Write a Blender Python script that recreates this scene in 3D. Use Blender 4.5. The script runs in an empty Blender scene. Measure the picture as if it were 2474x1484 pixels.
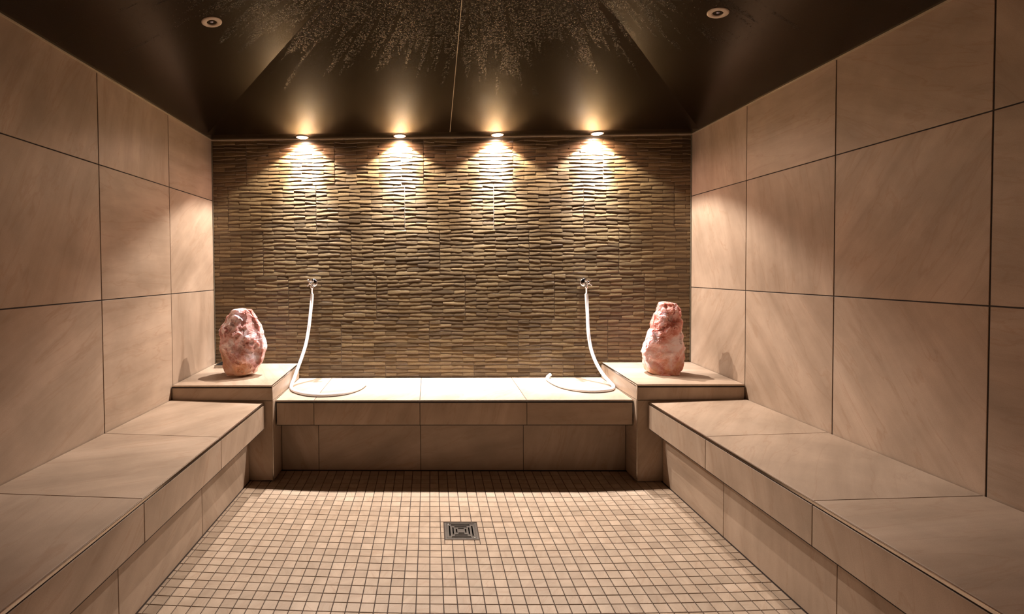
import bpy, bmesh, math, random
from mathutils import Vector, Matrix, noise
S = bpy.context.scene
COL = S.collection

# ------------------------------------------------------------------ camera
F, CX, CY = 1214.55, 1012.5, 682.9
rx, ry, rz = -0.0237, 0.0070, 0.0211
CAMPOS = (0.0032, -3.3695, 1.1747)
cam = bpy.data.cameras.new('camera'); co = bpy.data.objects.new('camera', cam); COL.objects.link(co)
Rm = Matrix.Rotation(rz, 4, 'Z') @ Matrix.Rotation(rx, 4, 'X') @ Matrix.Rotation(ry, 4, 'Y')
co.matrix_world = Matrix.Translation(CAMPOS) @ Rm @ Matrix.Rotation(math.pi/2, 4, 'X')
cam.sensor_width = 36; cam.lens = F/2474*36
cam.shift_x = (1237-CX)/2474; cam.shift_y = (CY-742)/2474
cam.clip_start = 0.02
S.camera = co

# ------------------------------------------------------------------ world, exposure
w = bpy.data.worlds.new('World'); S.world = w; w.use_nodes = True
w.node_tree.nodes['Background'].inputs[0].default_value = (0.010, 0.007, 0.005, 1)
S.view_settings.view_transform = 'Standard'; S.view_settings.look = 'None'
S.view_settings.gamma = 1; S.view_settings.use_curve_mapping = False
S.view_settings.exposure = 0.06

# ------------------------------------------------------------------ measurements (metres)
XL, XR, ZC, YF = -1.4531, 1.7311, 2.060, -3.98
ZA, ZB = 1.653, 1.053
YP, XPL, XPR = -0.590, -0.8796, 1.1408            # corner plinths: front and inner faces
ZPF, ZPB = 0.538, 0.5562                           # plinth top, front / back
YB, ZBF, ZBB, ZBA = -0.550, 0.4430, 0.4565, 0.2985 # back bench
YR = -0.4383
XSL, XSR, ZSF, ZSW, ZSA = -0.9257, 1.2007, 0.4432, 0.460, 0.2939
XRL, XRR = -1.0158, 1.2802
SPOTX = (-0.8272, -0.1865, 0.4508, 1.0969)
SPOTY = -0.062
XC = (XL+XR)/2
RISE, RUN = 0.30, 1.92
STRIP = 0.02

# ------------------------------------------------------------------ the four lit ceiling spots (their lamps)
def spot_lamp(name, loc, tilt, energy, angle, blend, color, size, parent=None):
    L = bpy.data.lights.new(name, 'SPOT'); L.energy = energy; L.spot_size = math.radians(angle)
    L.spot_blend = blend; L.color = color; L.shadow_soft_size = size
    o = bpy.data.objects.new(name, L); COL.objects.link(o)
    if parent: o.parent = parent
    o.location = loc; o.rotation_euler = tilt
    return o
CORE = dict(energy=240, angle=60, blend=1.0, color=(0.84, 0.90, 1.0), size=0.009)
MID = dict(energy=112, angle=118, blend=0.27, color=(1.0, 0.91, 0.82), size=0.009)
WIDE = dict(energy=16, angle=166, blend=0.5, color=(1.0, 0.62, 0.50), size=0.009)

# ------------------------------------------------------------------ node helpers
def mat(name):
    m = bpy.data.materials.new(name); m.use_nodes = True
    nt = m.node_tree; b = nt.nodes['Principled BSDF']
    return m, nt, b
def N(nt, t, **kw):
    n = nt.nodes.new(t)
    for k, v in kw.items():
        if k.startswith('i_'):
            key = k[2:]; key = int(key) if key.isdigit() else key.replace('_', ' ')
            n.inputs[key].default_value = v
        else: setattr(n, k, v)
    return n
def ramp(nt, src, stops):
    r = nt.nodes.new('ShaderNodeValToRGB'); e = r.color_ramp.elements
    e[0].position, e[0].color = stops[0][0], (*stops[0][1], 1)
    e[1].position, e[1].color = stops[-1][0], (*stops[-1][1], 1)
    for p_, c in stops[1:-1]:
        x = e.new(p_); x.color = (*c, 1)
    nt.links.new(src, r.inputs[0]); return r.outputs[0]
def mixc(nt, mode, fac, a, b):
    m = nt.nodes.new('ShaderNodeMix'); m.data_type = 'RGBA'; m.blend_type = mode
    if isinstance(fac, (int, float)): m.inputs[0].default_value = fac
    else: nt.links.new(fac, m.inputs[0])
    for i, v in ((6, a), (7, b)):
        if isinstance(v, tuple): m.inputs[i].default_value = (*v, 1)
        else: nt.links.new(v, m.inputs[i])
    return m.outputs[2]
def mth(nt, op, a, b=None, clamp=False):
    m = nt.nodes.new('ShaderNodeMath'); m.operation = op; m.use_clamp = clamp
    for i, v in ((0, a), (1, b)):
        if v is None: continue
        if isinstance(v, (int, float)): m.inputs[i].default_value = v
        else: nt.links.new(v, m.inputs[i])
    return m.outputs[0]
def bump(nt, b, h, strength, dist):
    n = N(nt, 'ShaderNodeBump', i_Strength=strength, i_Distance=dist); nt.links.new(h, n.inputs['Height'])
    nt.links.new(n.outputs[0], b.inputs['Normal']); return n

# ------------------------------------------------------------------ materials
def stone_tile(name, c1, c2, c3, scale=1.0, rough=0.42, tone=0.05):
    """sandstone-look tile: UV holds each tile's own offset and turn, attribute 'tone' its shade"""
    m, nt, b = mat(name)
    uv = N(nt, 'ShaderNodeUVMap', uv_map='uv')
    mp = N(nt, 'ShaderNodeMapping'); mp.inputs['Scale'].default_value = (1.1*scale, 7.5*scale, 1)
    nt.links.new(uv.outputs[0], mp.inputs[0])
    n1 = N(nt, 'ShaderNodeTexNoise', i_Scale=1.0, i_Detail=7.0, i_Roughness=0.62, i_Distortion=0.35)
    nt.links.new(mp.outputs[0], n1.inputs['Vector'])
    base = ramp(nt, n1.outputs[0], [(0.30, c1), (0.52, c2), (0.70, c3)])
    n2 = N(nt, 'ShaderNodeTexNoise', i_Scale=3.2*scale, i_Detail=4.0, i_Roughness=0.6)
    nt.links.new(uv.outputs[0], n2.inputs['Vector'])
    cl = ramp(nt, n2.outputs[0], [(0.30, (0.80, 0.77, 0.74)), (0.70, (1.08, 1.04, 1.02))])
    base = mixc(nt, 'MULTIPLY', 1.0, base, cl)
    # thin brown veins
    mp2 = N(nt, 'ShaderNodeMapping'); mp2.inputs['Scale'].default_value = (0.9*scale, 5.0*scale, 1); mp2.inputs['Rotation'].default_value = (0, 0, 0.25)
    nt.links.new(uv.outputs[0], mp2.inputs[0])
    n3 = N(nt, 'ShaderNodeTexNoise', i_Scale=1.6, i_Detail=5.0, i_Roughness=0.55, i_Distortion=0.8)
    nt.links.new(mp2.outputs[0], n3.inputs['Vector'])
    d = mth(nt, 'ABSOLUTE', mth(nt, 'SUBTRACT', n3.outputs[0], 0.5))
    vein = mth(nt, 'MULTIPLY', mth(nt, 'SUBTRACT', 1.0, mth(nt, 'MULTIPLY', d, 55.0), clamp=True), n2.outputs[0])
    base = mixc(nt, 'MULTIPLY', mth(nt, 'MULTIPLY', vein, 0.42), base, (0.66, 0.47, 0.32))
    at = N(nt, 'ShaderNodeAttribute', attribute_name='tone')
    tn = mth(nt, 'ADD', mth(nt, 'MULTIPLY', at.outputs['Fac'], 2*tone), 1-tone)
    tc = nt.nodes.new('ShaderNodeCombineColor')
    for i in range(3): nt.links.new(tn, tc.inputs[i])
    base = mixc(nt, 'MULTIPLY', 1.0, base, tc.outputs[0])
    n4 = N(nt, 'ShaderNodeTexNoise', i_Scale=420.0, i_Detail=2.0)
    nt.links.new(uv.outputs[0], n4.inputs['Vector'])
    base = mixc(nt, 'MULTIPLY', 0.35, base, ramp(nt, n4.outputs[0], [(0.35, (0.80, 0.78, 0.76)), (0.6, (1.05, 1.05, 1.05))]))
    nt.links.new(base, b.inputs['Base Color'])
    b.inputs['Roughness'].default_value = rough
    b.inputs['Specular IOR Level'].default_value = 0.35
    bump(nt, b, n4.outputs[0], 0.12, 0.0006)
    return m
TILE = stone_tile('sandstone_tile', (0.370, 0.279, 0.204), (0.45, 0.345, 0.257), (0.51, 0.400, 0.307))
MOSA = stone_tile('mosaic_tile', (0.39, 0.298, 0.218), (0.465, 0.365, 0.272), (0.53, 0.427, 0.328), 1.6, 0.45, 0.06)
def plain(name, c, rough=0.6, metal=0.0, spec=0.5):
    m, nt, b = mat(name)
    n = N(nt, 'ShaderNodeTexNoise', i_Scale=60.0, i_Detail=3.0)
    tc = N(nt, 'ShaderNodeTexCoord'); nt.links.new(tc.outputs['Object'], n.inputs['Vector'])
    nt.links.new(mixc(nt, 'MULTIPLY', 0.4, c, ramp(nt, n.outputs[0], [(0.3, (0.8,)*3), (0.7, (1.1,)*3)])), b.inputs['Base Color'])
    b.inputs['Roughness'].default_value = rough; b.inputs['Metallic'].default_value = metal
    b.inputs['Specular IOR Level'].default_value = spec
    return m
GROUT = plain('dark_grout', (0.030, 0.021, 0.016), 0.85)
GROUTF = plain('floor_grout', (0.055, 0.035, 0.026), 0.85)
SEAL = plain('silicone_seal', (0.16, 0.14, 0.10), 0.4)
STEEL = plain('brushed_steel', (0.42, 0.38, 0.34), 0.30, 1.0)
CHROME = plain('chrome', (0.85, 0.85, 0.88), 0.06, 1.0)
PROFILE = plain('metal_edge_profile', (0.50, 0.43, 0.36), 0.22, 1.0)
CORNICE = plain('pale_profile', (0.52, 0.43, 0.30), 0.35, 0.3)
WHITEHOSE = plain('white_hose', (0.80, 0.79, 0.80), 0.32)
BEIGE = plain('cream_enamel', (0.62, 0.50, 0.38), 0.35)
BLACK = plain('black_grille', (0.012, 0.011, 0.010), 0.45)
DARKIN = plain('dark_void', (0.006, 0.005, 0.004), 0.8)

def relief_mat():
    m, nt, b = mat('relief_wall_tile')
    tc = N(nt, 'ShaderNodeTexCoord')
    at = N(nt, 'ShaderNodeAttribute', attribute_name='tone')
    n = N(nt, 'ShaderNodeTexNoise', i_Scale=9.0, i_Detail=6.0, i_Roughness=0.6)
    mp = N(nt, 'ShaderNodeMapping'); mp.inputs['Scale'].default_value = (1, 1, 5)
    nt.links.new(tc.outputs['Object'], mp.inputs[0]); nt.links.new(mp.outputs[0], n.inputs['Vector'])
    mixv = mth(nt, 'ADD', mth(nt, 'MULTIPLY', n.outputs[0], 0.6), mth(nt, 'MULTIPLY', at.outputs['Fac'], 0.55))
    c = ramp(nt, mixv, [(0.22, (0.075, 0.046, 0.020)), (0.55, (0.137, 0.087, 0.038)), (0.9, (0.220, 0.148, 0.068))])
    n2 = N(nt, 'ShaderNodeTexNoise', i_Scale=330.0, i_Detail=3.0, i_Roughness=0.7)
    nt.links.new(tc.outputs['Object'], n2.inputs['Vector'])
    c = mixc(nt, 'MULTIPLY', 0.8, c, ramp(nt, n2.outputs[0], [(0.36, (0.5, 0.48, 0.45)), (0.56, (1.12, 1.12, 1.12))]))
    nt.links.new(c, b.inputs['Base Color'])
    b.inputs['Roughness'].default_value = 0.42; b.inputs['Specular IOR Level'].default_value = 0.6
    bump(nt, b, n2.outputs[0], 0.35, 0.0010)
    return m
RELIEF = relief_mat()
RGROUT = plain('relief_grout', (0.26, 0.21, 0.17), 0.8)

def ceiling_mat():
    m, nt, b = mat('dark_coated_sheet')
    tc = N(nt, 'ShaderNodeTexCoord')
    # polar coordinates around the apex of the hipped ceiling: water runs down from it
    sep = N(nt, 'ShaderNodeSeparateXYZ'); nt.links.new(tc.outputs['Object'], sep.inputs[0])
    X = mth(nt, 'SUBTRACT', sep.outputs[0], XC); Y = mth(nt, 'SUBTRACT', sep.outputs[1], -1.99)
    r = mth(nt, 'SQRT', mth(nt, 'ADD', mth(nt, 'MULTIPLY', X, X), mth(nt, 'MULTIPLY', Y, Y)))
    a = mth(nt, 'ARCTAN2', X, Y)
    cv = nt.nodes.new('ShaderNodeCombineXYZ'); nt.links.new(mth(nt, 'MULTIPLY', a, 17.0), cv.inputs[0]); nt.links.new(mth(nt, 'MULTIPLY', r, 1.3), cv.inputs[1])
    ns = N(nt, 'ShaderNodeTexNoise', i_Scale=1.6, i_Detail=4.0, i_Roughness=0.62, i_Distortion=0.25)
    nt.links.new(cv.outputs[0], ns.inputs['Vector'])
    # wet runs: many close to the apex, few far away
    fall = mth(nt, 'MULTIPLY', mth(nt, 'SUBTRACT', r, 0.75), 0.34)
    wet = mth(nt, 'MULTIPLY', mth(nt, 'SUBTRACT', mth(nt, 'SUBTRACT', ns.outputs[0], fall), 0.36), 14.0, clamp=True)
    vo = N(nt, 'ShaderNodeTexVoronoi', i_Scale=190.0, i_Randomness=1.0)
    nt.links.new(tc.outputs['Object'], vo.inputs['Vector'])
    n5 = N(nt, 'ShaderNodeTexNoise', i_Scale=80.0, i_Detail=2.0); nt.links.new(tc.outputs['Object'], n5.inputs['Vector'])
    drop = mth(nt, 'SUBTRACT', 0.52, vo.outputs['Distance'], clamp=True)
    keep = mth(nt, 'MULTIPLY', mth(nt, 'SUBTRACT', n5.outputs[0], 0.42), 10.0, clamp=True)
    dm = mth(nt, 'MULTIPLY', mth(nt, 'MULTIPLY', drop, wet), keep)
    # sparse stray drops
    vo2 = N(nt, 'ShaderNodeTexVoronoi', i_Scale=60.0); nt.links.new(tc.outputs['Object'], vo2.inputs['Vector'])
    near = mth(nt, 'SUBTRACT', 1.0, mth(nt, 'MULTIPLY', r, 0.50), clamp=True)
    dm2 = mth(nt, 'MULTIPLY', mth(nt, 'SUBTRACT', 0.16, vo2.outputs['Distance'], clamp=True), mth(nt, 'MULTIPLY', near, 3.0))
    h = mth(nt, 'ADD', dm, dm2)
    fl = N(nt, 'ShaderNodeTexVoronoi', i_Scale=900.0); nt.links.new(tc.outputs['Object'], fl.inputs['Vector'])
    fln = ramp(nt, fl.outputs['Color'], [(0.2, (0.75, 0.72, 0.68)), (0.9, (1.35, 1.25, 1.05))])
    nt.links.new(mixc(nt, 'MULTIPLY', 0.8, (0.034, 0.0238, 0.0118), mixc(nt, 'MULTIPLY', mth(nt, 'MULTIPLY', wet, 0.8), fln, ramp(nt, dm, [(0.02, (0.45, 0.45, 0.45)), (0.14, (0.08, 0.08, 0.08))]))), b.inputs['Base Color'])
    b.inputs['Metallic'].default_value = 0.85; b.inputs['Specular IOR Level'].default_value = 0.3
    rg = mth(nt, 'SUBTRACT', 0.26, mth(nt, 'MULTIPLY', mth(nt, 'MULTIPLY', h, 4.0, clamp=True), 0.20))
    nt.links.new(rg, b.inputs['Roughness'])
    bump(nt, b, h, 1.0, 0.0030)
    return m
CEIL = ceiling_mat()

def quartz(name, deep, mid, pale, off):
    m, nt, b = mat(name)
    tc = N(nt, 'ShaderNodeTexCoord')
    mp = N(nt, 'ShaderNodeMapping'); mp.inputs['Location'].default_value = off
    nt.links.new(tc.outputs['Object'], mp.inputs[0])
    n1 = N(nt, 'ShaderNodeTexNoise', i_Scale=9.0, i_Detail=6.0, i_Roughness=0.60, i_Distortion=0.4)
    nt.links.new(mp.outputs[0], n1.inputs['Vector'])
    c = ramp(nt, n1.outputs[0], [(0.36, deep), (0.47, mid), (0.60, pale)])
    n2 = N(nt, 'ShaderNodeTexNoise', i_Scale=26.0, i_Detail=5.0, i_Roughness=0.62, i_Distortion=0.5)
    nt.links.new(mp.outputs[0], n2.inputs['Vector'])
    cr = mth(nt, 'SUBTRACT', 1.0, mth(nt, 'MULTIPLY', mth(nt, 'ABSOLUTE', mth(nt, 'SUBTRACT', n2.outputs[0], 0.5)), 26.0), clamp=True)
    c = mixc(nt, 'MIX', mth(nt, 'MULTIPLY', cr, 0.40), c, (0.90, 0.74, 0.72))
    # a yellowish stain towards the foot
    sep = N(nt, 'ShaderNodeSeparateXYZ'); nt.links.new(tc.outputs['Object'], sep.inputs[0])
    n3 = N(nt, 'ShaderNodeTexNoise', i_Scale=7.0, i_Detail=3.0); nt.links.new(mp.outputs[0], n3.inputs['Vector'])
    ye = mth(nt, 'MULTIPLY', mth(nt, 'SUBTRACT', 0.20, sep.outputs[2], clamp=True), mth(nt, 'MULTIPLY', mth(nt, 'SUBTRACT', n3.outputs[0], 0.45, clamp=True), 26.0))
    c = mixc(nt, 'MIX', mth(nt, 'MINIMUM', ye, 0.6), c, (0.80, 0.42, 0.17))
    nt.links.new(c, b.inputs['Base Color'])
    b.inputs['Roughness'].default_value = 0.30
    b.inputs['Subsurface Weight'].default_value = 0.45
    b.inputs['Subsurface Radius'].default_value = (1.0, 0.35, 0.28)
    b.inputs['Subsurface Scale'].default_value = 0.022
    h = mth(nt, 'ADD', mth(nt, 'MULTIPLY', n2.outputs[0], 0.7), n1.outputs[0])
    bump(nt, b, h, 0.35, 0.006)
    return m

def emit(name, c, s):
    m, nt, b = mat(name)
    nt.nodes.remove(b); e = N(nt, 'ShaderNodeEmission', i_Strength=s); e.inputs[0].default_value = (*c, 1)
    nt.links.new(e.outputs[0], nt.nodes['Material Output'].inputs[0]); return m
GLOW = emit('lit_bulb', (1.0, 0.93, 0.92), 14.0)

# ------------------------------------------------------------------ mesh builder
class MB:
    def __init__(s): s.v = []; s.f = []; s.m = []; s.uv = []; s.t = []; s.sm = []
    def face(s, pts, mi=0, uv=None, tone=0.5, smooth=False):
        i = len(s.v); s.v += [tuple(p) for p in pts]; s.f.append(tuple(range(i, i+len(pts))))
        s.m.append(mi); s.uv.append(uv or [(p[0]+p[1], p[2]+p[1]*.3) for p in pts]); s.t.append(tone); s.sm.append(smooth)
    def hexa(s, c, mi=0, tone=0.5, uvs=None):
        """c: 8 corners, bottom 4 ccw then top 4 ccw"""
        for q in ((3,2,1,0), (4,5,6,7), (0,1,5,4), (1,2,6,5), (2,3,7,6), (3,0,4,7)):
            s.face([c[k] for k in q], mi, [uvs[k] for k in q] if uvs else None, tone)
    def box(s, x0, x1, y0, y1, z0, z1, mi=0, tone=0.5):
        s.hexa([(x0,y0,z0),(x1,y0,z0),(x1,y1,z0),(x0,y1,z0),(x0,y0,z1),(x1,y0,z1),(x1,y1,z1),(x0,y1,z1)], mi, tone)
    def grid(s, rows, mi=0, tone=0.5, closed=False, smooth=True, tones=None):
        n = len(rows[0]); base = len(s.v)
        for r in rows: s.v += [tuple(p) for p in r]
        for i in range(len(rows)-1):
            for j in range(n if closed else n-1):
                k = (j+1) % n
                q = (base+i*n+j, base+i*n+k, base+(i+1)*n+k, base+(i+1)*n+j)
                s.f.append(q); s.m.append(mi); s.uv.append([(s.v[a][0], s.v[a][2]) for a in q]); s.t.append(tone); s.sm.append(smooth)
    def cap(s, ring, mi=0, smooth=False, flip=False):
        s.face(ring[::-1] if flip else ring, mi, smooth=smooth)
    def build(s, name, mats, parent=None, weld=False):
        me = bpy.data.meshes.new(name); me.from_pydata(s.v, [], s.f)
        for m_ in (mats if isinstance(mats, (list, tuple)) else [mats]): me.materials.append(m_)
        me.polygons.foreach_set('material_index', s.m); me.polygons.foreach_set('use_smooth', s.sm)
        uvl = me.uv_layers.new(name='uv'); uvl.data.foreach_set('uv', [c for u in s.uv for p in u for c in p])
        a = me.attributes.new('tone', 'FLOAT', 'FACE'); a.data.foreach_set('value', s.t)
        me.update()
        if weld:
            bm = bmesh.new(); bm.from_mesh(me); bmesh.ops.remove_doubles(bm, verts=bm.verts, dist=1e-5)
            bmesh.ops.recalc_face_normals(bm, faces=bm.faces); bm.to_mesh(me); bm.free()
        o = bpy.data.objects.new(name, me); COL.objects.link(o)
        if parent: o.parent = parent
        return o
def struct(o, name=None): o['kind'] = 'structure'; return o
def thing(name, label, cat, loc=(0,0,0), group=None, rot=(0,0,0)):
    o = bpy.data.objects.new(name, None); COL.objects.link(o); o.location = loc; o.rotation_euler = rot
    o.empty_display_size = 0.05
    o['label'] = label; o['category'] = cat
    if group: o['group'] = group
    return o
def tag(o, label, cat, group=None):
    o['label'] = label; o['category'] = cat
    if group: o['group'] = group
    return o

def tiles(mb, P, us, vs, T=0.008, J=0.003, mi=0, rng=random, vein=None, bev=0.0008, fn=None):
    """tiles between the joints us x vs; P(u,v,h) gives the point at height h above the bed"""
    for i in range(len(us)-1):
        for j in range(len(vs)-1):
            u0, u1, v0, v1 = us[i]+J/2, us[i+1]-J/2, vs[j]+J/2, vs[j+1]-J/2
            if u1-u0 < 0.004 or v1-v0 < 0.004: continue
            if fn:
                r_ = fn(us[i], us[i+1], vs[j], vs[j+1])
                if not r_: continue
            tone = rng.random(); ox, oy = rng.uniform(0, 50), rng.uniform(0, 50)
            an = vein if vein is not None else rng.choice((0.5, 1.0, 1.45, 2.1, 0.1, 1.2)) + rng.uniform(-.15, .15)
            ca, sa = math.cos(an), math.sin(an)
            U = lambda u, v: (ox+ca*u+sa*v, oy-sa*u+ca*v)
            dT = rng.uniform(-.0003, .0003)
            cs = [(u0,v0),(u1,v0),(u1,v1),(u0,v1)]
            ci = [(u0+bev,v0+bev),(u1-bev,v0+bev),(u1-bev,v1-bev),(u0+bev,v1-bev)]
            mb.face([P(u,v,T+dT) for u,v in ci], mi, [U(u,v) for u,v in ci], tone)
            for k in range(4):
                l = (k+1) % 4
                mb.face([P(*cs[k],T+dT-bev), P(*cs[l],T+dT-bev), P(*ci[l],T+dT), P(*ci[k],T+dT)], mi, [U(*cs[k]),U(*cs[l]),U(*ci[l]),U(*ci[k])], tone)
                mb.face([P(*cs[k],-.001), P(*cs[l],-.001), P(*cs[l],T+dT-bev), P(*cs[k],T+dT-bev)], mi, [U(*cs[k]),U(*cs[l]),U(*cs[l]),U(*cs[k])], tone)
def rngs(seed): return random.Random(seed)

# ------------------------------------------------------------------ walls
T = 0.008
def side_wall(name, x, sgn, y1, seed):
    """inner face at x, sgn=+1 faces +x"""
    mb = MB()
    P = lambda u, v, h: (x+sgn*(h-T), u, v)
    ys = [YF] + [y for y in (y1-2.4+0.003, y1-1.8+.002, y1-1.2+0.001, y1-0.6, y1) if y > YF+.02][0:] + [0.0]
    ys = sorted(set(ys)); zs = [-0.05, ZB-0.6, ZB, ZA, ZC+0.003]
    tiles(mb, P, ys, zs, T, 0.0048, 0, rngs(seed))
    bx0, bx1 = (x-sgn*0.15, x-sgn*(T-0.0055))
    mb.box(min(bx0,bx1), max(bx0,bx1), YF-.1, 0.1, -.1, ZC+0.45, 1)
    return struct(mb.build(name, [TILE, GROUT]))
side_wall('wall_left', XL, 1, -0.5694, 3)
side_wall('wall_right', XR, -1, -0.5835, 8)
mb = MB()
tiles(mb, lambda u, v, h: (u, YF+h-T, v), [XL, XC-1.2, XC-.6, XC, XC+.6, XC+1.2, XR], [0, ZB-.6, ZB, ZA, ZC+.003], T, .0035, 0, rngs(5))
mb.box(XL-.15, XR+.15, YF-.15, YF-.0025, -.1, ZC+.45, 1)
struct(mb.build('wall_front', [TILE, GROUT]))

# back wall: relief tiles 0.6 x 0.3 of small wavy bricks
def relief_wall():
    rg = rngs(21); mb = MB()
    zr = [2.0459, 1.7473, 1.4475, 1.1455, 0.8430, 0.5405, 0.2400]      # tile seams
    zr = [2.0459 + 0.3] + zr
    xs0 = [-0.6263, -1.2066-.117+.0007, -1.1054+.5845, -0.9388+.585, -0.5942, -0.2968, 0.0]
    offs = [0.02, -0.6263, -0.7535, -0.5208, -0.3539, -0.5942, -0.2968]
    for k in range(len(zr)-1):
        ztop, zbot = zr[k], zr[k+1]
        n = 12; h = (ztop-zbot)/n
        off = offs[k]
        W = 0.593
        tx0 = off - W*math.ceil((off-XL)/W)
        while tx0 < XR:
            tx1 = tx0+W
            # boundary curves on 8 knots (half bricks)
            q = W/8
            knots = [[0.0 if i in (0, n) else rg.uniform(-.0011, .0011) for _ in range(9)] for i in range(n+1)]
            def B(i, x):
                t = (x-tx0)/q; a = min(7, max(0, int(t))); f = min(1, max(0, t-a)); f = (1-math.cos(math.pi*f))/2
                return zbot + h*i + knots[i][a]*(1-f) + knots[i][a+1]*f
            for i in range(n):
                if zbot+h*(i+1) > ZC+h or zbot+h*i < 0.40: continue
                edges = [0,2,4,6,8] if i % 2 == 0 else [0,1,3,5,7,8]
                for e in range(len(edges)-1):
                    xa, xb = tx0+q*edges[e]+.0008, tx0+q*edges[e+1]-.0008
                    if e == 0: xa += .0009
                    if e == len(edges)-2: xb -= .0009
                    xa0, xb0 = xa, xb
                    xa, xb = max(xa, XL+.002), min(xb, XR-.002)
                    if xb-xa < .004: continue
                    D0 = .0100+rg.uniform(-.0005, .0005); D1 = D0+rg.uniform(-.0006, .0006)
                    c0, c1 = rg.choice(((.86, .45), (.45, .86), (.88, .60), (.55, .85), (.70, .66), (.40, .80), (.84, .38)))
                    c0 += rg.uniform(-.06, .06); c1 += rg.uniform(-.06, .06); tone = rg.random()
                    up = rg.uniform(.0008, .0020); dn = rg.uniform(.0040, .0060)
                    nx = 8; cols = []
                    for s_ in range(nx+1):
                        t = s_/nx; x = xa+(xb-xa)*t; tt = (x-xa0)/(xb0-xa0)
                        ff = (1-math.cos(math.pi*tt))/2
                        D = D0*(1-ff)+D1*ff; c = c0*(1-ff)+c1*ff
                        zt, zb_ = B(i+1, x), B(i, x)
                        if i == n-1: zt -= .0010
                        if i == 0: zb_ += .0010
                        H = zt-zb_
                        edge = s_ in (0, nx)
                        if edge: D -= .0005
                        jit = noise.noise((x*70, zt*90, 3.1))*.0005
                        D += jit
                        de = dn*(.30+1.1*(1-c))
                        pr = [(0, D-up-.0022), (.05, D-up-.0003), (.13, D-up), (c*.6, D-up*.35), (c, D), (c+(1-c)*.45, D-de*.72), (.975, D-de), (1.0, D-de-.0012)]
                        cols.append([(x, -dd, zt-H*v) for v, dd in pr])
                    cols = [[(p_[0]-.0001, -.002, p_[2]) for p_ in cols[0]]] + cols + [[(p_[0]+.0001, -.002, p_[2]) for p_ in cols[-1]]]
                    m_ = len(cols[0])
                    base = len(mb.v)
                    for cc in cols: mb.v += cc
                    for a in range(len(cols)-1):
                        for b_ in range(m_-1):
                            f = (base+a*m_+b_, base+a*m_+b_+1, base+(a+1)*m_+b_+1, base+(a+1)*m_+b_)
                            mb.f.append(f); mb.m.append(0); mb.uv.append([(0,0)]*4); mb.t.append(tone); mb.sm.append(False)
            tx0 = tx1
    mb.box(XL-.1, XR+.1, -.0052, .15, -.1, ZC+.35, 1)
    return struct(mb.build('wall_back', [RELIEF, RGROUT]))
relief_wall()

# ------------------------------------------------------------------ floor (dished towards the drain)
DX, DY = 0.1405, -1.0770          # drain centre
FX0, FX1 = XRL, XRR
def fz(x, y):
    ax = (x-DX)/((FX1-DX) if x > DX else (DX-FX0)); ay = (y-DY)/((YR-DY) if y > DY else (DY-YF))
    r = min(1.0, max(abs(ax), abs(ay)))
    return -0.027*(1-r*r)
def floor():
    mb = MB(); rg = rngs(4)
    px, py = 0.0497, 0.0495
    def P(u, v, h): return (u, v, fz(u, v)+h-.004)
    us = []; k = math.floor((FX0+.0037)/px)
    us = [FX0+.003] + [-.0037+px*i for i in range(k+1, k+60) if FX0+.006 < -.0037+px*i < FX1-.006] + [FX1-.003]
    vs = [YF] + [-.8444-py*i for i in range(70, -12, -1) if YF+.01 < -.8444-py*i < YR-.006] + [YR-.003]
    dx0, dx1, dy0, dy1 = DX-.078, DX+.078, DY-.078, DY+.078
    def clipcell(a, b, c, d):
        return not (b > dx0 and a < dx1 and d > dy0 and c < dy1)
    tiles(mb, P, us, vs, .004, .0036, 0, rg, None, .0006, clipcell)
    # cut tiles around the drain
    uu = [u for u in us if u <= dx0][-1], [u for u in us if u >= dx1][0]
    vv = [v for v in vs if v <= dy0][-1], [v for v in vs if v >= dy1][0]
    inner_v = [v for v in vs if vv[0] <= v <= vv[1]]; inner_u = [u for u in us if dx0 < u < dx1]
    for a, b in ((uu[0], dx0), (dx1, uu[1])): tiles(mb, P, [a, b], inner_v, .004, .003, 0, rg, None, .0006)
    for a, b in ((vv[0], dy0), (dy1, vv[1])): tiles(mb, P, [dx0]+inner_u+[dx1], [a, b], .004, .003, 0, rg, None, .0006)
    # grout bed
    gx = [FX0-.25, FX0+.001]+[FX0+.001+(FX1-FX0-.002)*i/24 for i in range(1, 24)]+[FX1-.001, FX1+.25]
    gy = [YF-.1, YF]+[YF+(YR-YF)*i/36 for i in range(1, 36)]+[YR, 0.1]
    gx = sorted(gx+[DX-.070, DX+.070]); gy = sorted(gy+[DY-.070, DY+.070])
    for i in range(len(gx)-1):
        for j in range(len(gy)-1):
            if abs((gx[i]+gx[i+1])/2-DX) < .069 and abs((gy[j]+gy[j+1])/2-DY) < .069: continue
            mb.face([(x, y, fz(x, y)-.0030) for x, y in ((gx[i],gy[j]),(gx[i+1],gy[j]),(gx[i+1],gy[j+1]),(gx[i],gy[j+1]))], 1)
    mb.box(XL-.2, XR+.2, YF-.2, .2, -.2, -.09, 1)
    return struct(mb.build('floor', [MOSA, GROUTF]))
floor()

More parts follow.
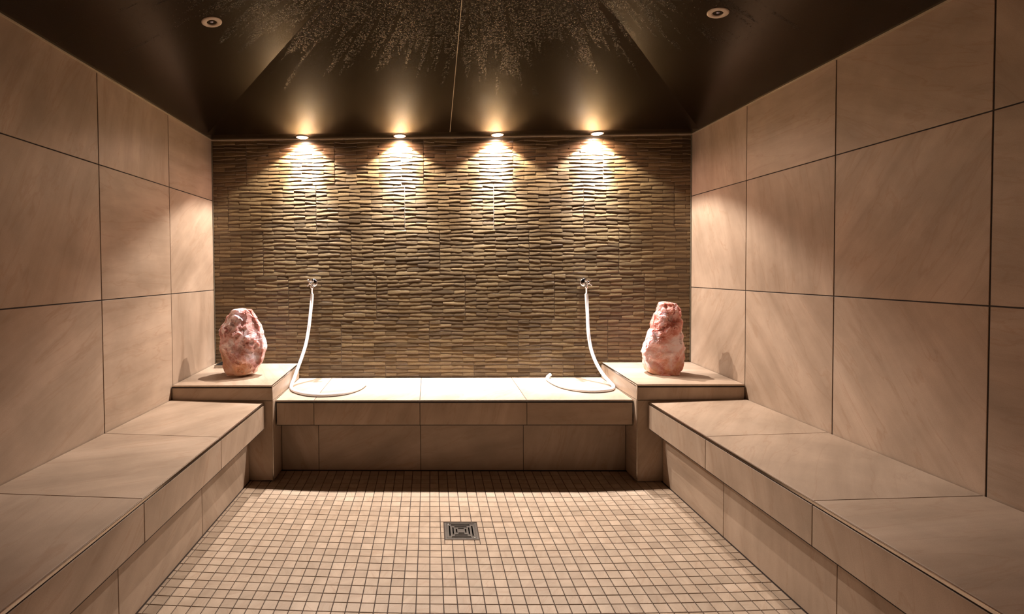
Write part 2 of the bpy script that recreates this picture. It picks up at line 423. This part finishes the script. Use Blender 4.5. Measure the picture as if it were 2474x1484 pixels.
# ------------------------------------------------------------------ ceiling: hipped, four dark sheets and a level margin
def ceiling():
    mb = MB()
    z = ZC; ap = (XC, -1.99, ZC+RISE)
    a, b, c, d = (XL, 0), (XR, 0), (XR, YF), (XL, YF)
    ia, ib, ic, id_ = (XL+STRIP, -.132), (XR-STRIP, -.132), (XR-STRIP, YF+.132), (XL+STRIP, YF+.132)
    for o0, o1, i1, i0 in ((a,b,ib,ia), (b,c,ic,ib), (c,d,id_,ic), (d,a,ia,id_)):
        mb.face([(*o0, z), (*i0, z), (*i1, z), (*o1, z)], 0)
        mb.face([(*i0, z), ap, (*i1, z)], 0)
    # closed upper side
    mb.box(XL-.1, XR+.1, YF-.1, .1, ZC+RISE+.02, ZC+RISE+.08, 0)
    # sealant line on the middle joint of the back sheet
    zz = lambda y: ZC+RISE*(-.132-y)/(1.99-.132)
    for y0, y1 in ((-.134, -1.2), (-1.2, -1.985)):
        s_ = .0016
        mb.box
        mb.hexa([(XC-s_, y1, zz(y1)-.0015), (XC+s_, y1, zz(y1)-.0015), (XC+s_, y0, zz(y0)-.0015), (XC-s_, y0, zz(y0)-.0015),
                 (XC-s_, y1, zz(y1)+.001), (XC+s_, y1, zz(y1)+.001), (XC+s_, y0, zz(y0)+.001), (XC-s_, y0, zz(y0)+.001)], 1)
    o = mb.build('ceiling', [CEIL, CORNICE])
    return struct(o)
ceiling()
# pale profile where walls meet the ceiling, silicone in the corners
mb = MB(); mb.box(XL, XR, -.022, 0, ZC-.007, ZC); struct(mb.build('trim_1', CORNICE))
mb = MB(); mb.box(XL, XL+.006, YF, -.022, ZC-.006, ZC); struct(mb.build('trim_2', CORNICE))
mb = MB(); mb.box(XR-.006, XR, YF, -.022, ZC-.006, ZC); struct(mb.build('trim_3', CORNICE))
mb = MB(); mb.box(XL, XL+.006, -.014, 0, .56, ZC-.007); struct(mb.build('trim_4', SEAL))
mb = MB(); mb.box(XR-.006, XR, -.014, 0, .56, ZC-.007); struct(mb.build('trim_5', SEAL))

# ------------------------------------------------------------------ benches
G = .0028   # recess of the grout under the tile face
def slab(mb, x0, x1, y0, y1, zb, zt, mi=1):
    """body with sloping top: zt(x,y)"""
    mb.hexa([(x0,y0,zb),(x1,y0,zb),(x1,y1,zb),(x0,y1,zb)]+[(x,y,zt(x,y)) for x,y in ((x0,y0),(x1,y0),(x1,y1),(x0,y1))], mi)

def profile_strip(mb, p0, p1, outward, up=(0,0,1), wv=.0045, hv=.0095, lip=.0012):
    """rounded metal edge strip between two points along a bench edge"""
    p0, p1, o, up = Vector(p0), Vector(p1), Vector(outward), Vector(up)
    sec = [(-wv, .0006), (-wv*.3, .0010), (.0006, .0004), (.0014, -.0014), (.0014, -hv+.001), (.0006, -hv), (-wv, -hv)]
    rows = [[p + o*a + up*b for a, b in sec] for p in (p0, p1)]
    mb.grid(rows, 0, closed=True, smooth=False)
    mb.cap([tuple(v) for v in rows[0]]); mb.cap([tuple(v) for v in rows[1]], flip=True)

def side_bench(label, xw, xs, xr, joints, group, seed):
    sg = 1 if xs > xw else -1
    t = thing('tiled_bench', label, 'bench', (xw, YP-.01, 0), group)
    L = Vector(t.location)
    def off(p): return (p[0]-L[0], p[1]-L[1], p[2]-L[2])
    y1 = YP-.010; y0 = YF+.002
    zt = lambda x: ZSW + (ZSF-ZSW)*(x-xw)/(xs-xw)
    js = [j for j in joints if j > y0+.02]
    ys = [y0]+sorted(js)+[y1]
    g = .002*sg
    # seat
    mb = MB(); xa, xb = xw+sg*.004, xs-sg*.0055
    Px = lambda u, v, h: off((v, u, zt(v)+h-T))
    tiles(mb, lambda u, v, h: off((u, v, zt(u)+h-T)), sorted((xa, xb)), ys, T, .003, 0, rngs(seed))
    x0, x1 = sorted((xw+sg*.003, xs-sg*.012))
    mb.hexa([off(p) for p in [(x0,y0,ZSA+.02),(x1,y0,ZSA+.02),(x1,y1,ZSA+.02),(x0,y1,ZSA+.02),(x0,y0,zt(x0)-.003),(x1,y0,zt(x1)-.003),(x1,y1,zt(x1)-.003),(x0,y1,zt(x0)-.003)]], 1)
    mb.build('seat', [TILE, GROUT], t)
    # apron
    mb = MB()
    tiles(mb, lambda u, v, h: off((xs+sg*(h-T), u, v)), ys, [ZSA+.004, ZSF-.0135], T, .003, 0, rngs(seed+1), 1.3 if seed > 40 else None)
    x0, x1 = sorted((xs-sg*.011, xs-sg*.003)); mb.box(x0-L[0], x1-L[0], y0-L[1], y1-L[1], ZSA+.0005, ZSF-.010, 1)
    # soffit
    x0, x1 = sorted((xr+sg*.001, xs-sg*.0085)); mb.box(x0-L[0], x1-L[0], y0-L[1], y1-L[1], ZSA, ZSA+.019, 1)
    mb.build('front_panel', [TILE, GROUT], t)
    # riser
    mb = MB()
    tiles(mb, lambda u, v, h: off((xr+sg*(h-T), u, v)), ys, [.0, ZSA-.004], T, .003, 0, rngs(seed+2))
    x0, x1 = sorted((xr-sg*.04, xr-sg*.003)); mb.box(x0-L[0], x1-L[0], y0-L[1], y1-L[1], .001, ZSA-.001, 1)
    mb.build('riser', [TILE, GROUT], t)
    mb = MB(); profile_strip(mb, off((xs, y0, ZSF)), off((xs, y1, ZSF)), (sg, 0, 0))
    e = mb.build('edge_profile', PROFILE, t); e['label'] = 'shiny metal edge strip'
    return t
LJ = [-1.1776, -1.7786, -2.3806, -2.9826, -3.5846]
side_bench('long beige stone-tiled bench along the left wall, overhanging its recessed base', XL, XSL, XRL, LJ, 'tiled wall benches', 40)
side_bench('long beige stone-tiled bench along the right wall, overhanging its recessed base', XR, XSR, XRR, [-1.1690, -1.7810, -2.3830, -2.985, -3.587], 'tiled wall benches', 60)

def back_bench():
    t = thing('tiled_bench', 'beige tiled bench under the brown relief wall, between the corner plinths, two hoses on it', 'bench', (XC, 0, 0), 'tiled wall benches')
    off = lambda p: (p[0]-XC, p[1], p[2])
    x0, x1 = XPL+.002, XPR-.002
    xj = [-.658, -.0565, .545]
    zt = lambda y: ZBB+(ZBF-ZBB)*(y/YB)
    xs = [x0]+xj+[x1]
    mb = MB(); tiles(mb, lambda u, v, h: off((u, v, zt(v)+h-T)), xs, [YB+.0055, -.016], T, .003, 0, rngs(71))
    mb.hexa([off(p) for p in [(x0,YB+.012,ZBA+.02),(x1,YB+.012,ZBA+.02),(x1,-.014,ZBA+.02),(x0,-.014,ZBA+.02),(x0,YB+.012,zt(YB+.012)-.003),(x1,YB+.012,zt(YB+.012)-.003),(x1,-.014,zt(0)-.003),(x0,-.014,zt(0)-.003)]], 1)
    mb.build('seat', [TILE, GROUT], t)
    mb = MB(); tiles(mb, lambda u, v, h: off((u, YB-(h-T), v)), [x0+.006]+xj+[x1-.004], [ZBA+.004, ZBF-.0135], T, .003, 0, rngs(72))
    mb.box(x0+.006-XC, x1-.004-XC, YB+.003, YB+.011, ZBA+.0005, ZBF-.010, 1)
    mb.box(x0+.006-XC, x1-.004-XC, YB+.0085, YR-.001, ZBA, ZBA+.019, 1)
    mb.build('front_panel', [TILE, GROUT], t)
    mb = MB(); tiles(mb, lambda u, v, h: off((u, YR-(h-T), v)), xs, [0, ZBA-.004], T, .003, 0, rngs(73))
    mb.box(x0-XC, x1-XC, YR+.003, YR+.04, .001, ZBA-.001, 1)
    mb.build('riser', [TILE, GROUT], t)
    mb = MB(); profile_strip(mb, off((x0+.003, YB, ZBF)), off((x1-.003, YB, ZBF)), (0, -1, 0), hv=.007)
    e = mb.build('edge_profile', PROFILE, t); e['label'] = 'shiny metal edge strip'
back_bench()

def plinth(label, xw, xi, seed, group):
    sg = 1 if xi > xw else -1
    t = thing('corner_plinth', label, 'plinth', (xw, 0, 0), group)
    off = lambda p: (p[0]-xw, p[1], p[2])
    zt = lambda y: ZPB+(ZPF-ZPB)*(y/YP)
    ZJ = .452
    xa, xb = sorted((xw+sg*.004, xi-sg*.0055))
    mb = MB(); tiles(mb, lambda u, v, h: off((u, v, zt(v)+h-T)), [xa, xb], [YP+.0055, -.016], T, .003, 0, rngs(seed))
    c0, c1 = sorted((xw+sg*.003, xi-sg*.011))
    mb.hexa([off(p) for p in [(c0,YP+.011,.44),(c1,YP+.011,.44),(c1,-.014,.44),(c0,-.014,.44),(c0,YP+.011,zt(YP)-.003),(c1,YP+.011,zt(YP)-.003),(c1,-.014,zt(0)-.003),(c0,-.014,zt(0)-.003)]], 1)
    mb.build('top_slab', [TILE, GROUT], t)
    mb = MB()
    tiles(mb, lambda u, v, h: off((u, YP-(h-T), v)), [xa, xb+(.002 if sg > 0 else 0)] if sg > 0 else [xa-.002, xb], [0, ZJ, ZPF-.0135], T, .003, 0, rngs(seed+1))
    f0, f1 = sorted((xw+sg*.004, xi-sg*.004)); mb.box(f0-xw, f1-xw, YP+.003, YP+.010, .001, ZPF-.009, 1)
    mb.build('front_panel', [TILE, GROUT], t)
    mb = MB()
    # inner side panel facing the middle of the room, its top edge following the slope
    def Ps(u, v, h):
        z = v if v < ZPF-.02 else zt(u)-.0135
        return off((xi+sg*(h-T), u, z))
    tiles(mb, Ps, [YP+.003, -.016], [0, ZJ, ZPF-.0135], T, .003, 0, rngs(seed+2))
    s0, s1 = sorted((xi-sg*.010, xi-sg*.003)); mb.box(s0-xw, s1-xw, YP+.0035, -.016, .001, ZPF-.010, 1)
    mb.build('side_panel', [TILE, GROUT], t)
    mb = MB(); profile_strip(mb, off((xw+sg*.006, YP, ZPF)), off((xi-sg*.001, YP, ZPF)), (0, -1, 0), hv=.007)
    profile_strip(mb, off((xi, YP, ZPF)), off((xi, -.016, zt(0))), (sg, 0, 0), hv=.0075)
    # upright strip on the outer corner
    mb.box(*sorted((xi-sg*.0035-xw, xi+sg*.0012-xw)), YP-.0012, YP+.0035, 0.0, ZPF-.007)
    e = mb.build('edge_profile', PROFILE, t); e['label'] = 'shiny metal edge strip'
plinth('beige tiled corner plinth at the left wall, carrying the broad pink crystal', XL, XPL, 80, 'corner plinths beside the back bench')
plinth('beige tiled corner plinth at the right wall, carrying the tall narrow pink crystal', XR, XPR, 90, 'corner plinths beside the back bench')

# ------------------------------------------------------------------ lathe / tube helpers
def lathe(mb, prof, axis='z', origin=(0,0,0), n=32, mi=0, smooth=True, M=None):
    rows = []
    for r, z in prof:
        ring = []
        for k in range(n):
            a = 2*math.pi*k/n; v = Vector((r*math.cos(a), r*math.sin(a), z))
            if M: v = M @ v
            ring.append(tuple(v+Vector(origin)))
        rows.append(ring)
    mb.grid(rows, mi, closed=True, smooth=smooth)
def tube(mb, pts, rad, n=16, mi=0, sub=10):
    P = [Vector(p) for p in pts]; R = rad if isinstance(rad, (list, tuple)) else [rad]*len(P)
    Q = []; RR = []
    for i in range(len(P)-1):
        a, b, c, d = P[max(0, i-1)], P[i], P[i+1], P[min(len(P)-1, i+2)]
        for s_ in range(sub):
            t = s_/sub
            Q.append(0.5*((2*b)+(c-a)*t+(2*a-5*b+4*c-d)*t*t+(3*b-a-3*c+d)*t**3)); RR.append(R[i]*(1-t)+R[i+1]*t)
    Q.append(P[-1]); RR.append(R[-1])
    up = Vector((1, 0, 0)); rows = []
    for i, q in enumerate(Q):
        tg = (Q[min(i+1, len(Q)-1)]-Q[max(0, i-1)]).normalized()
        up = (up-tg*up.dot(tg)).normalized(); s2 = tg.cross(up)
        rows.append([tuple(q+RR[i]*(up*math.cos(2*math.pi*k/n)+s2*math.sin(2*math.pi*k/n))) for k in range(n)])
    mb.grid(rows, mi, closed=True, smooth=True)
    mb.cap(rows[0]); mb.cap(rows[-1], flip=True)
    return rows
Rx = Matrix.Rotation(math.pi/2, 3, 'X')     # z axis -> -y (towards the room)

# ------------------------------------------------------------------ taps and hoses
def tap(label, x, z, turn):
    t = thing('water_tap', label, 'tap', (x, -.006, z), 'chrome hose taps')
    mb = MB(); lathe(mb, [(0,.016),(.010,.016),(.013,.013),(.022,.011),(.0275,.006),(.029,.002),(.029,-.004)], M=Rx, n=40); mb.build('rosette', CHROME, t)
    mb = MB()
    lathe(mb, [(.0105,.010),(.0105,.030),(.0135,.033),(.0135,.056),(.0105,.060),(.0085,.066),(.0085,.074),(0,.074)], M=Rx)
    lathe(mb, [(.0105,0),(.0105,-.020),(.0125,-.022),(.0125,-.033),(.0095,-.036),(.0072,-.038),(.0072,-.080),(0,-.080)], origin=(0,-.045,0))
    mb.build('valve_body', CHROME, t)
    mb = MB(); lathe(mb, [(0,.102),(.006,.101),(.0095,.097),(.0105,.090),(.0095,.080),(.006,.075),(0,.0745)], M=Rx, n=24)
    for k in range(4):
        a = turn+math.pi/2*k; d = Vector((math.cos(a), 0, math.sin(a)))
        p = lambda r: tuple(Vector((0, -.087, 0))+d*r)
        tube(mb, [p(.006), p(.014), p(.021)], [.0042, .0028, .0030], n=12, sub=4)
        c = Vector(p(.0245))
        rows = [[tuple(c+.0052*Vector((math.sin(th)*math.cos(ph), math.sin(th)*math.sin(ph), math.cos(th)))) for ph in [2*math.pi*i/14 for i in range(14)]] for th in [math.pi*(j+.02)/8.04*1.0 for j in range(9)]]
        mb.grid(rows, 0, closed=True)
    mb.build('cross_handle', CHROME, t)
    return t
tap('chrome cross-handled wall tap near the left end of the relief wall', -.7776, 1.0968, math.radians(38))
tap('chrome cross-handled wall tap near the right end of the relief wall', 1.0300, 1.0879, math.radians(52))

def hose(label, pts, loc):
    mb = MB(); off = [(p[0]-loc[0], p[1]-loc[1], p[2]-loc[2]) for p in pts]
    tube(mb, off, .0106, n=20, sub=8)
    o = mb.build('water_hose', WHITEHOSE); o.location = loc
    return tag(o, label, 'hose', 'white water hoses')
zb = lambda y: ZBB+(ZBF-ZBB)*(y/YB)+.0114
hose('white hose hanging from the left tap, its end curled flat on the bench below',
     [(-.7776,-.051,1.024),(-.779,-.0545,.985),(-.7835,-.0689,.9177),(-.7925,-.0869,.8101),(-.8070,-.1116,.7045),(-.8250,-.1417,.6283),(-.8460,-.1767,.5544),(-.8600,-.2163,.4963),
      (-.8630,-.262,zb(-.26)+.006),(-.8480,-.320,zb(-.32)),(-.8111,-.385,zb(-.385)),(-.7236,-.4563,zb(-.456)),(-.6206,-.4780,zb(-.478)),(-.5074,-.4403,zb(-.44)),(-.4330,-.3418,zb(-.342)),(-.4054,-.2261,zb(-.226)+.002)],
     (-.7776, -.051, .4555))
hose('white hose hanging from the right tap, its end curled flat on the bench below',
     [(1.030,-.051,1.014),(1.0310,-.0560,.970),(1.0325,-.0676,.8808),(1.0326,-.0829,.7742),(1.0421,-.1038,.6692),(1.0605,-.1294,.593),(1.0820,-.1592,.5374),(1.1020,-.1928,.4990),
      (1.1220,-.236,zb(-.24)+.008),(1.1180,-.300,zb(-.30)),(1.0748,-.3650,zb(-.365)),(.9806,-.3974,zb(-.397)),(.889,-.3788,zb(-.379)),(.8108,-.3042,zb(-.304)),(.7744,-.1959,zb(-.196)),(.7652,-.1016,zb(-.10)),(.7779,-.055,zb(-.055)+.003),(.8000,-.030,zb(-.03)+.010)],
     (1.030, -.051, .4555))

# ------------------------------------------------------------------ rose quartz crystals
def crystal(label, prof, px2m, ccx, ccy, zbase, depth, seed, material, feats=()):
    """prof: (height px from foot, left px, right px) outline measured from the middle line"""
    rg = rngs(seed); prof = sorted(prof)
    def at(h):
        for (h0, l0, r0), (h1, l1, r1) in zip(prof, prof[1:]):
            if h <= h1: 
                t = (h-h0)/(h1-h0); return l0+(l1-l0)*t, r0+(r1-r0)*t
        return prof[-1][1:]
    H = prof[-1][0]; nr, na = 150, 190; rows = []
    # chisel planes: each cuts the body flat from one side
    cuts = []
    for k in range(46):
        th = rg.uniform(0, 2*math.pi); el = rg.uniform(-.5, .5)
        zc = rg.uniform(0.02, H*1.0)*px2m
        n_ = Vector((math.cos(th)*math.cos(el), math.sin(th)*math.cos(el), math.sin(el)))
        cuts.append((n_, zc, rg.uniform(.86, 1.0), math.sin(th)))
    for i in range(nr+1):
        t = i/nr; h = H*t; l, r = at(h); cx_ = (l+r)/2*px2m; w_ = (r-l)/2*px2m
        ring = []
        for k in range(na):
            a = 2*math.pi*k/na
            ex = 2.6
            ca, sa = math.cos(a), math.sin(a)
            rr = 1/((abs(ca)**ex+abs(sa)**ex)**(1/ex))
            p = Vector((cx_+w_*rr*ca, depth*w_*rr*sa, h*px2m))
            side = abs(sa)**0.8
            o_ = .16+.84*side
            d = noise.noise(p*15+Vector((seed,0,0)))*.010*o_ + noise.noise(p*34+Vector((0,seed,0)))*.006*o_
            q_ = p+Vector((noise.noise(p*30), noise.noise(p*30+Vector((5,5,5))), noise.noise(p*22+Vector((9,1,3)))))*.012
            for sc_, amp, lim in ((12, .24, .009), (31, .24, .0040), (75, .20, .0014)):
                v1, pt = noise.voronoi(q_*sc_+Vector((seed, 3, sc_)))
                c_ = pt[0]; rd = Vector((noise.cell(c_*5.1), noise.cell(c_*7.7+Vector((3,1,2))), noise.cell(c_*9.3+Vector((8,4,6)))))
                f_ = (q_*sc_+Vector((seed, 3, sc_))-c_).dot(rd)/sc_*amp*2.2
                d += max(-lim, min(lim, f_))*o_
            if sa < 0:
                xf = (p.x-cx_)/max(w_, .01)
                for fx, fh, sx, sh, dd in feats:
                    d += dd*math.exp(-((xf-fx)/sx)**2-((t-fh)/sh)**2)*min(1, -sa*1.6)
            nrm = Vector((ca, sa*1.2, 0)).normalized()
            env = min(1, 4*t+.25)
            p = p + nrm*d*env
            ring.append(p)
        rows.append(ring)
    # planar cuts that do not touch the outline seen from the front
    for n_, zc, q, s_ in cuts:
        if abs(n_.y) < .55: continue
        l, r = at(min(H, zc/px2m)); R_ = (r-l)/2*px2m
        c0 = Vector(((l+r)/2*px2m, 0, zc)); lim = R_*depth*q*.93
        for ring in rows[2:]:
            for j, p in enumerate(ring):
                e = (p-c0).dot(n_)-lim
                if e > 0 and abs(p.y) > .01:
                    sft = min(1.0, abs(p.y)/(R_*depth*.6))**2
                    ny = p.y-math.copysign(min(.022, abs(e*.8/n_.y)), n_.y)*max(0.0, 1-(abs(p.z-zc)/.13)**3)*sft
                    if ny*p.y > 0: ring[j] = Vector((p.x, ny, p.z))
    mb = MB()
    mb.grid([[tuple(p) for p in r_] for r_ in rows], 0, closed=True, smooth=False)
    # roughly flat broken top
    last = rows[-1]; c = sum(last, Vector())/len(last)
    inner = [[tuple(c+(p-c)*f+Vector((0,0,(1-f)*.006+noise.noise(p*60)*.003))) for p in last] for f in (1, .75, .5, .25, .04)]
    mb.grid(inner, 0, closed=True, smooth=False); mb.cap(inner[-1])
    first = [tuple(p) for p in rows[0]]; mb.cap(first, flip=True)
    o = mb.build('rose_quartz', material, weld=True)
    for poly in o.data.polygons: poly.use_smooth = False
    o.location = (ccx, ccy, zbase+.001); o.rotation_euler = (.0308, 0, 0)
    tag(o, label, 'crystal', 'rose quartz crystals')
    return o
def prof_from(crop, sc, base_v, mid):
    return [((base_v-v)/sc, (a-mid)/sc, (b-mid)/sc) for v, a, b in crop]
pL = prof_from([(82,430,680),(90,395,700),(110,360,715),(170,300,745),(250,262,810),(340,205,850),(400,150,880),(500,138,908),(600,130,930),(700,128,955),(800,135,965),(900,150,950),(1000,160,940),(1100,172,905),(1150,185,850),(1200,195,820),(1280,212,800),(1335,240,640)], 7.807, 1335, 560)
pR = prof_from([(100,425,640),(112,420,705),(170,405,735),(230,390,775),(300,350,800),(400,325,800),(480,290,778),(560,270,770),(620,235,782),(700,215,820),(800,190,845),(900,172,872),(1000,155,872),(1100,175,862),(1200,190,840),(1280,215,825),(1320,228,800),(1370,300,790)], 7.419, 1370, 540)
M_ = (3.3695-.33)/1214.5
QL = quartz('rose_quartz_mauve', (0.40, 0.150, 0.115), (0.60, 0.33, 0.31), (0.88, 0.79, 0.85), (1.3, 0, .4))
QR = quartz('rose_quartz_coral', (0.56, 0.160, 0.105), (0.74, 0.35, 0.30), (0.88, 0.72, 0.75), (0, 2.2, 1.1))
crystal('broad rounded pink quartz rock standing on the left corner plinth', pL, M_, -1.1330, -.335, .5455, .80, 7, QL,
        [(.12,.66,.38,.12,-.020), (-.42,.62,.12,.24,.012), (-.75,.5,.22,.25,-.008), (.45,.44,.18,.07,.010), (0,.40,.3,.08,.010), (.1,.16,.4,.06,-.012), (.0,.90,.5,.07,.010)])
crystal('tall tapering coral-pink quartz rock standing on the right corner plinth', pR, M_, 1.4120, -.325, .5455, .82, 12, QR,
        [(.0,.76,.55,.08,-.020), (0,.90,.6,.04,.010), (.1,.58,.5,.05,.016), (-.1,.34,.4,.07,-.018), (.1,.27,.35,.05,.012), (-.75,.45,.2,.2,-.010), (.3,.42,.3,.05,.010)])

# small black-topped tray behind the left crystal
t = thing('metal_tray', 'small shallow metal-framed tray with a black top behind the left crystal', 'tray', (-1.395, -.03, .5563), rot=(.0308, 0, 0))
mb = MB(); W_, D_ = .17, .125
mb.box(0, W_, -D_-.0, -D_+.003, 0, .018); mb.box(0, W_, -.003, 0, 0, .018)
mb.box(0, .003, -D_, 0, 0, .018); mb.box(W_-.003, W_, -D_, 0, 0, .018)
mb.build('frame', STEEL, t)
mb = MB(); mb.box(.003, W_-.003, -D_+.003, -.003, .004, .0155)
for k in range(9): mb.box(.006, W_-.006, -D_+.010+k*.012, -D_+.014+k*.012, .0155, .0170)
mb.build('grille', BLACK, t)

# ------------------------------------------------------------------ floor drain
def drain():
    z0 = fz(DX, DY)
    t = thing('floor_drain', 'square steel floor drain with nested slots in the mosaic floor', 'drain', (DX, DY, z0))
    mb = MB(); h = .075; i = .066
    for x0, x1, y0, y1 in ((-h,h,-h,-i), (-h,h,i,h), (-h,-i,-i,i), (i,h,-i,i)): mb.box(x0, x1, y0, y1, -.03, .0016)
    mb.build('frame', STEEL, t)
    # slotted plate
    s = 2*.0655; sl = []
    for a, b, c in ((.09,.165,.82), (.21,.28,.71), (.33,.40,.60)):
        w_ = .034
        sl += [(b, c, 1-a-w_, 1-a+w_*.0+.012), (b, c, a-.012, a+w_)]
        sl += [(a-.012, a+w_, b, c), (1-a-w_, 1-a+.012, b, c)]
    sl = [tuple((q-.5)*s for q in r_) for r_ in sl]
    L_ = .5*s
    xs = sorted(set([-L_, L_]+[r_[0] for r_ in sl]+[r_[1] for r_ in sl])); ys = sorted(set([-L_, L_]+[r_[2] for r_ in sl]+[r_[3] for r_ in sl]))
    mb = MB()
    inside = lambda x, y: any(r_[0] < x < r_[1] and r_[2] < y < r_[3] for r_ in sl)
    for a in range(len(xs)-1):
        for b in range(len(ys)-1):
            if not inside((xs[a]+xs[a+1])/2, (ys[b]+ys[b+1])/2):
                mb.face([(xs[a],ys[b],.0008),(xs[a+1],ys[b],.0008),(xs[a+1],ys[b+1],.0008),(xs[a],ys[b+1],.0008)])
    g = mb.build('slotted_plate', STEEL, t, weld=True)
    so = g.modifiers.new('thickness', 'SOLIDIFY'); so.thickness = .003; so.offset = -1
    # raised rims of the slots
    mb = MB()
    for r_ in sl:
        e = .0013
        x0, x1, y0, y1 = r_
        for q in ((x0-e,x1+e,y1,y1+2*e), (x0-e,x1+e,y0-e,y0), (x0-e,x0,y0,y1), (x1,x1+e,y0,y1)): mb.box(*q, .0004, .0030)
    k_ = .0650
    for q in ((-k_,k_,-k_,-k_+.0022), (-k_,k_,k_-.0022,k_), (-k_,-k_+.0022,-k_,k_), (k_-.0022,k_,-k_,k_)): mb.box(*q, .0004, .0030)
    mb.build('slot_rims', STEEL, t)
    for sx, sy in ((-1, 1), (1, -1)):
        mb = MB(); lathe(mb, [(0,.0030),(.003,.0030),(.0042,.0018),(.0042,.0004)], origin=(sx*.0575, sy*.0575, 0), n=18); mb.build('screw', STEEL, t)
    mb = MB(); mb.box(-.066, .066, -.066, .066, -.045, -.040); mb.build('sump', DARKIN, t)
drain()

# ------------------------------------------------------------------ lit spotlights by the back wall
SPLBL = ['lit round ceiling spotlight above the left tap, leftmost of the four by the back wall',
         'lit ceiling spotlight just left of the ceiling seam, second from left by back wall',
         'lit ceiling spotlight just right of the ceiling seam, third from left by back wall',
         'lit round ceiling spotlight above the right tap, rightmost of the four by the back wall']
for i, x in enumerate(SPOTX):
    t = thing('ceiling_spotlight', SPLBL[i], 'spotlight', (x, SPOTY, ZC), 'lit spotlights above the relief wall')
    mb = MB(); lathe(mb, [(.035,-.0025),(.0360,-.0060),(.0385,-.0064),(.0415,-.0040),(.0425,.0),(.035,.0)], n=40)
    mb.build('trim_ring', BEIGE, t)
    mb = MB(); lathe(mb, [(0,-.0100),(.014,-.0096),(.029,-.0084),(.0350,-.0055)], n=32)
    mb.build('lens', GLOW, t)
    spot_lamp('beam', (0, 0, -.0125), (math.radians(6), 0, 0), parent=t, **CORE)
    spot_lamp('beam', (0, 0, -.0126), (0, 0, 0), parent=t, **MID)
    spot_lamp('flood', (0, 0, -.0127), (0, 0, 0), parent=t, **WIDE)

# unlit round fittings in the side slopes
def off_lamp(label, x, y):
    sg = 1 if x < XC else -1
    sl = RISE/(XC-XL-STRIP)
    z = ZC+sl*(abs(x-(XL if sg > 0 else XR))-STRIP)
    t = thing('recessed_lamp', label, 'ceiling lamp', (x, y, z), 'unlit recessed lamps', rot=(0, -sg*math.atan(sl), 0))
    mb = MB(); lathe(mb, [(.0185,.004),(.0195,-.0030),(.024,-.0050),(.034,-.0042),(.0385,-.0015),(.039,.002),(.0185,.004)], n=48); mb.build('trim_ring', BEIGE, t)
    mb = MB(); lathe(mb, [(.0195,-.0015),(.017,.010),(.011,.018),(.004,.022),(0,.0225)], n=32); mb.build('reflector', FROST, t)
    mb = MB(); lathe(mb, [(0,-.0018),(.006,-.0008),(.0075,.006),(.006,.0135)], n=16); mb.build('bulb', LENS, t)
    return t
LENS = plain('smoky_glass', (0.42, 0.42, 0.55), 0.15, 0.3)
FROST = plain('frosted_reflector', (0.36, 0.34, 0.38), 0.45, 0.3)
off_lamp('unlit cream-rimmed recessed ceiling lamp at upper left', -.857, -1.363)
off_lamp('unlit cream-rimmed recessed ceiling lamp at upper right', 1.132, -1.364)
